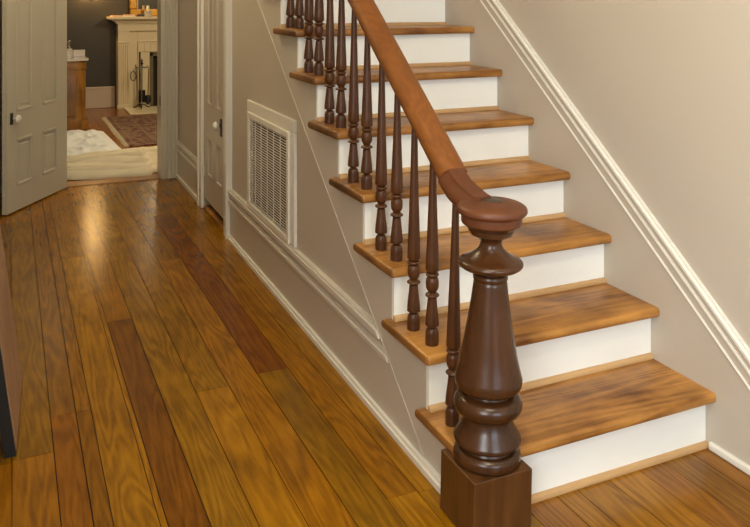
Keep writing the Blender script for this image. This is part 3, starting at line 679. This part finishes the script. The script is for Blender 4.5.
# cabinet
cb = thing('side_cabinet', 'bow fronted mahogany cabinet with grey marble top in far room', 'cabinet', (-0.66, 7.86, 0))
def bow(w, d, n=10, r=0.10):
    """half plan: straight back, rounded front corner"""
    pts = [(-w, d), (w, d)]
    for i in range(n+1):
        a = i/n*PI/2; pts.append((w-r+r*math.cos(a), -d+r-r*math.sin(a)))
    for i in range(n+1):
        a = PI/2+i/n*PI/2; pts.append((-w+r+r*math.cos(a), -d+r-r*math.sin(a)))
    return pts
def cpr(nm, w, d, z0, z1, m, r=0.10, bev=0.004):
    bm = bmesh.new(); va, vb, fs = prism(bm, bow(w, d, r=r), 'z', z0, z1)
    es = [e for e in bm.edges if abs(e.verts[0].co.z-e.verts[1].co.z) < 1e-6]
    if bev: bmesh.ops.bevel(bm, geom=es, offset=bev, segments=2, affect='EDGES')
    return link(nm, bm, m, cb, True)
cpr('plinth', 0.295, 0.205, 0.0, 0.10, M['cab'], bev=0.008); cpr('body', 0.27, 0.18, 0.10, 0.75, M['cab'], bev=0)
cpr('frieze_drawer', 0.277, 0.187, 0.700, 0.772, M['cab']); cpr('waist_moulding', 0.283, 0.193, 0.680, 0.697, M['cab'], bev=0.006)
cpr('marble_top', 0.300, 0.21, 0.772, 0.795, M['marble'], bev=0.005)
bm = bmesh.new(); box(bm, -0.16, 0.16, -0.192, -0.178, 0.15, 0.62, 0.006); link('door', bm, M['cab'], cb)
# decanter, small mirror back plate
dc = thing('glass_decanter', 'clear cut glass decanter on the marble topped cabinet', 'decanter', (-0.565, 7.74, 0.796))
bm = bmesh.new(); lathe(bm, smoothprof([(0.035, 0), (0.042, 0.01), (0.042, 0.08), (0.034, 0.105), (0.014, 0.125), (0.012, 0.16), (0.018, 0.168)]), 20); link('bottle_body', bm, M['glass'], dc, True)
bm = bmesh.new(); lathe(bm, smoothprof([(0.009, 0.169), (0.016, 0.178), (0.020, 0.192), (0.012, 0.208), (0.003, 0.214)]), 16); link('stopper', bm, M['glass'], dc, True)
bm = bmesh.new(); box(bm, -0.295, 0.285, 0.185, 0.208, 0.795, 0.875, 0.005); link('marble_backsplash', bm, M['marble'], cb)

# rug with fringe
rg = thing('persian_rug', 'dark red patterned rug with cream fringe on the far room floor', 'rug', (-0.10+RUG[0]/2, 8.45-RUG[1]/2, 0.0))
bm = bmesh.new(); box(bm, -RUG[0]/2, RUG[0]/2, -RUG[1]/2, RUG[1]/2, 0.0008, 0.010, 0.002); link('pile', bm, M['rug'], rg)
bm = bmesh.new()
for s in (-1, 1):
    n = 90
    for i in range(n):
        y = -RUG[1]/2+RUG[1]*(i+0.5)/n; x = s*RUG[0]/2; d = random.uniform(-0.012, 0.012); l = random.uniform(0.04, 0.06)
        tube(bm, [(x, y, 0.006), (x+s*l*0.5, y+d*0.5, 0.005), (x+s*l, y+d, 0.004)], [0.006, 0.008, 0.005], 5)
f = link('fringe', bm, M['fringe'], rg, True); f['kind'] = 'stuff'

# cloths: noise-driven fold fields
from mathutils import noise
def clothmesh(name, nx, ny, fn, m, thick=0.004):
    bm = bmesh.new(); g = [[bm.verts.new(fn(i/(nx-1), j/(ny-1))) for j in range(ny)] for i in range(nx)]
    b2 = [[bm.verts.new(g[i][j].co-Vector((0, 0, thick))) for j in range(ny)] for i in range(nx)]
    for i in range(nx-1):
        for j in range(ny-1):
            bm.faces.new((g[i][j], g[i+1][j], g[i+1][j+1], g[i][j+1])); bm.faces.new((b2[i][j], b2[i][j+1], b2[i+1][j+1], b2[i+1][j]))
    for i in range(nx-1):
        bm.faces.new((g[i][0], b2[i][0], b2[i+1][0], g[i+1][0])); bm.faces.new((g[i][-1], g[i+1][-1], b2[i+1][-1], b2[i][-1]))
    for j in range(ny-1):
        bm.faces.new((g[0][j], g[0][j+1], b2[0][j+1], b2[0][j])); bm.faces.new((g[-1][j], b2[-1][j], b2[-1][j+1], g[-1][j+1]))
    return link(name, bm, m, None, True)
def dropf(u, v):
    x = -0.95+1.9*u
    inside = min(1, max(0, (x+0.78)/0.06))*min(1, max(0, (-0.075-x)/0.05))
    y0 = 4.99+0.012*math.sin(u*23)-inside*(0.03+0.10*min(1, max(0, (x+0.75)/0.5)))
    y1 = 5.75+0.40*u+0.03*math.sin(9*u)
    y = y0+(y1-y0)*v
    env = math.sin(PI*min(1, v*1.02+0.001))**0.55 if 0 < v < 0.98 else 0
    hgt = 0.085+0.055*u
    f1 = abs(math.sin(8.5*v+1.6*u+0.5*math.sin(5*u)))**0.6
    f2 = abs(math.sin(5.0*v-2.4*u+0.7+0.4*math.sin(7*u+1)))**0.7
    fold = 0.6*f1+0.4*f2
    n1 = noise.noise(Vector((x*1.3, y*6, 3.1))); n2 = noise.noise(Vector((x*4, y*16-x*3, 7.7)))
    ridge = 1-abs(noise.noise(Vector((x*0.9+2, y*7-x*2.2, 1.7))))*2
    cr = 0
    for (c0, c1, c2, wd, dp) in ((0.10, 0.06, 0.02, 0.018, 0.5), (0.22, -0.05, 0.03, 0.014, 0.42), (0.30, 0.16, 0.03, 0.02, 0.5), (0.46, 0.05, 0.04, 0.014, 0.4), (0.52, 0.22, 0.02, 0.02, 0.45), (0.72, -0.10, 0.03, 0.02, 0.4)):
        vc = c0+c1*u+c2*math.sin(6*u+c0*20); cr += 1.7*dp*math.exp(-((v-vc)/wd)**2)
    fold -= cr
    z = 0.009+env*(hgt*(0.52+0.45*fold)+0.020*n1+0.016*n2+0.03*ridge)
    return Vector((x, y, max(0.009, z)))
dcl = clothmesh('drop_cloth', 110, 90, dropf, M['cloth']); tag(dcl, 'crumpled beige canvas drop cloth heaped across the far doorway', 'drop cloth')
def sheetf(u, v):
    x = -1.25+(1.06-0.06*v)*u; y = 5.9+v*(1.58-0.22*u)
    n1 = noise.noise(Vector((x*5, y*4, 9))); n2 = noise.noise(Vector((x*12, y*9, 2)))
    e = min(1, 6*min(u, 1-u)+0.12)
    rg_ = 1-2*abs(noise.noise(Vector((x*4+y*2, y*3-x, 5))))
    z = 0.016+e*(0.03*max(0, 0.4+n1)+0.022*max(0, n2+0.2)+0.03*max(0, rg_)**3)
    return Vector((x, y, z))
shc = clothmesh('white_sheet', 60, 60, sheetf, M['sheet']); tag(shc, 'crumpled white sheet lying behind the beige drop cloth', 'sheet')
bpy.context.view_layer.update()
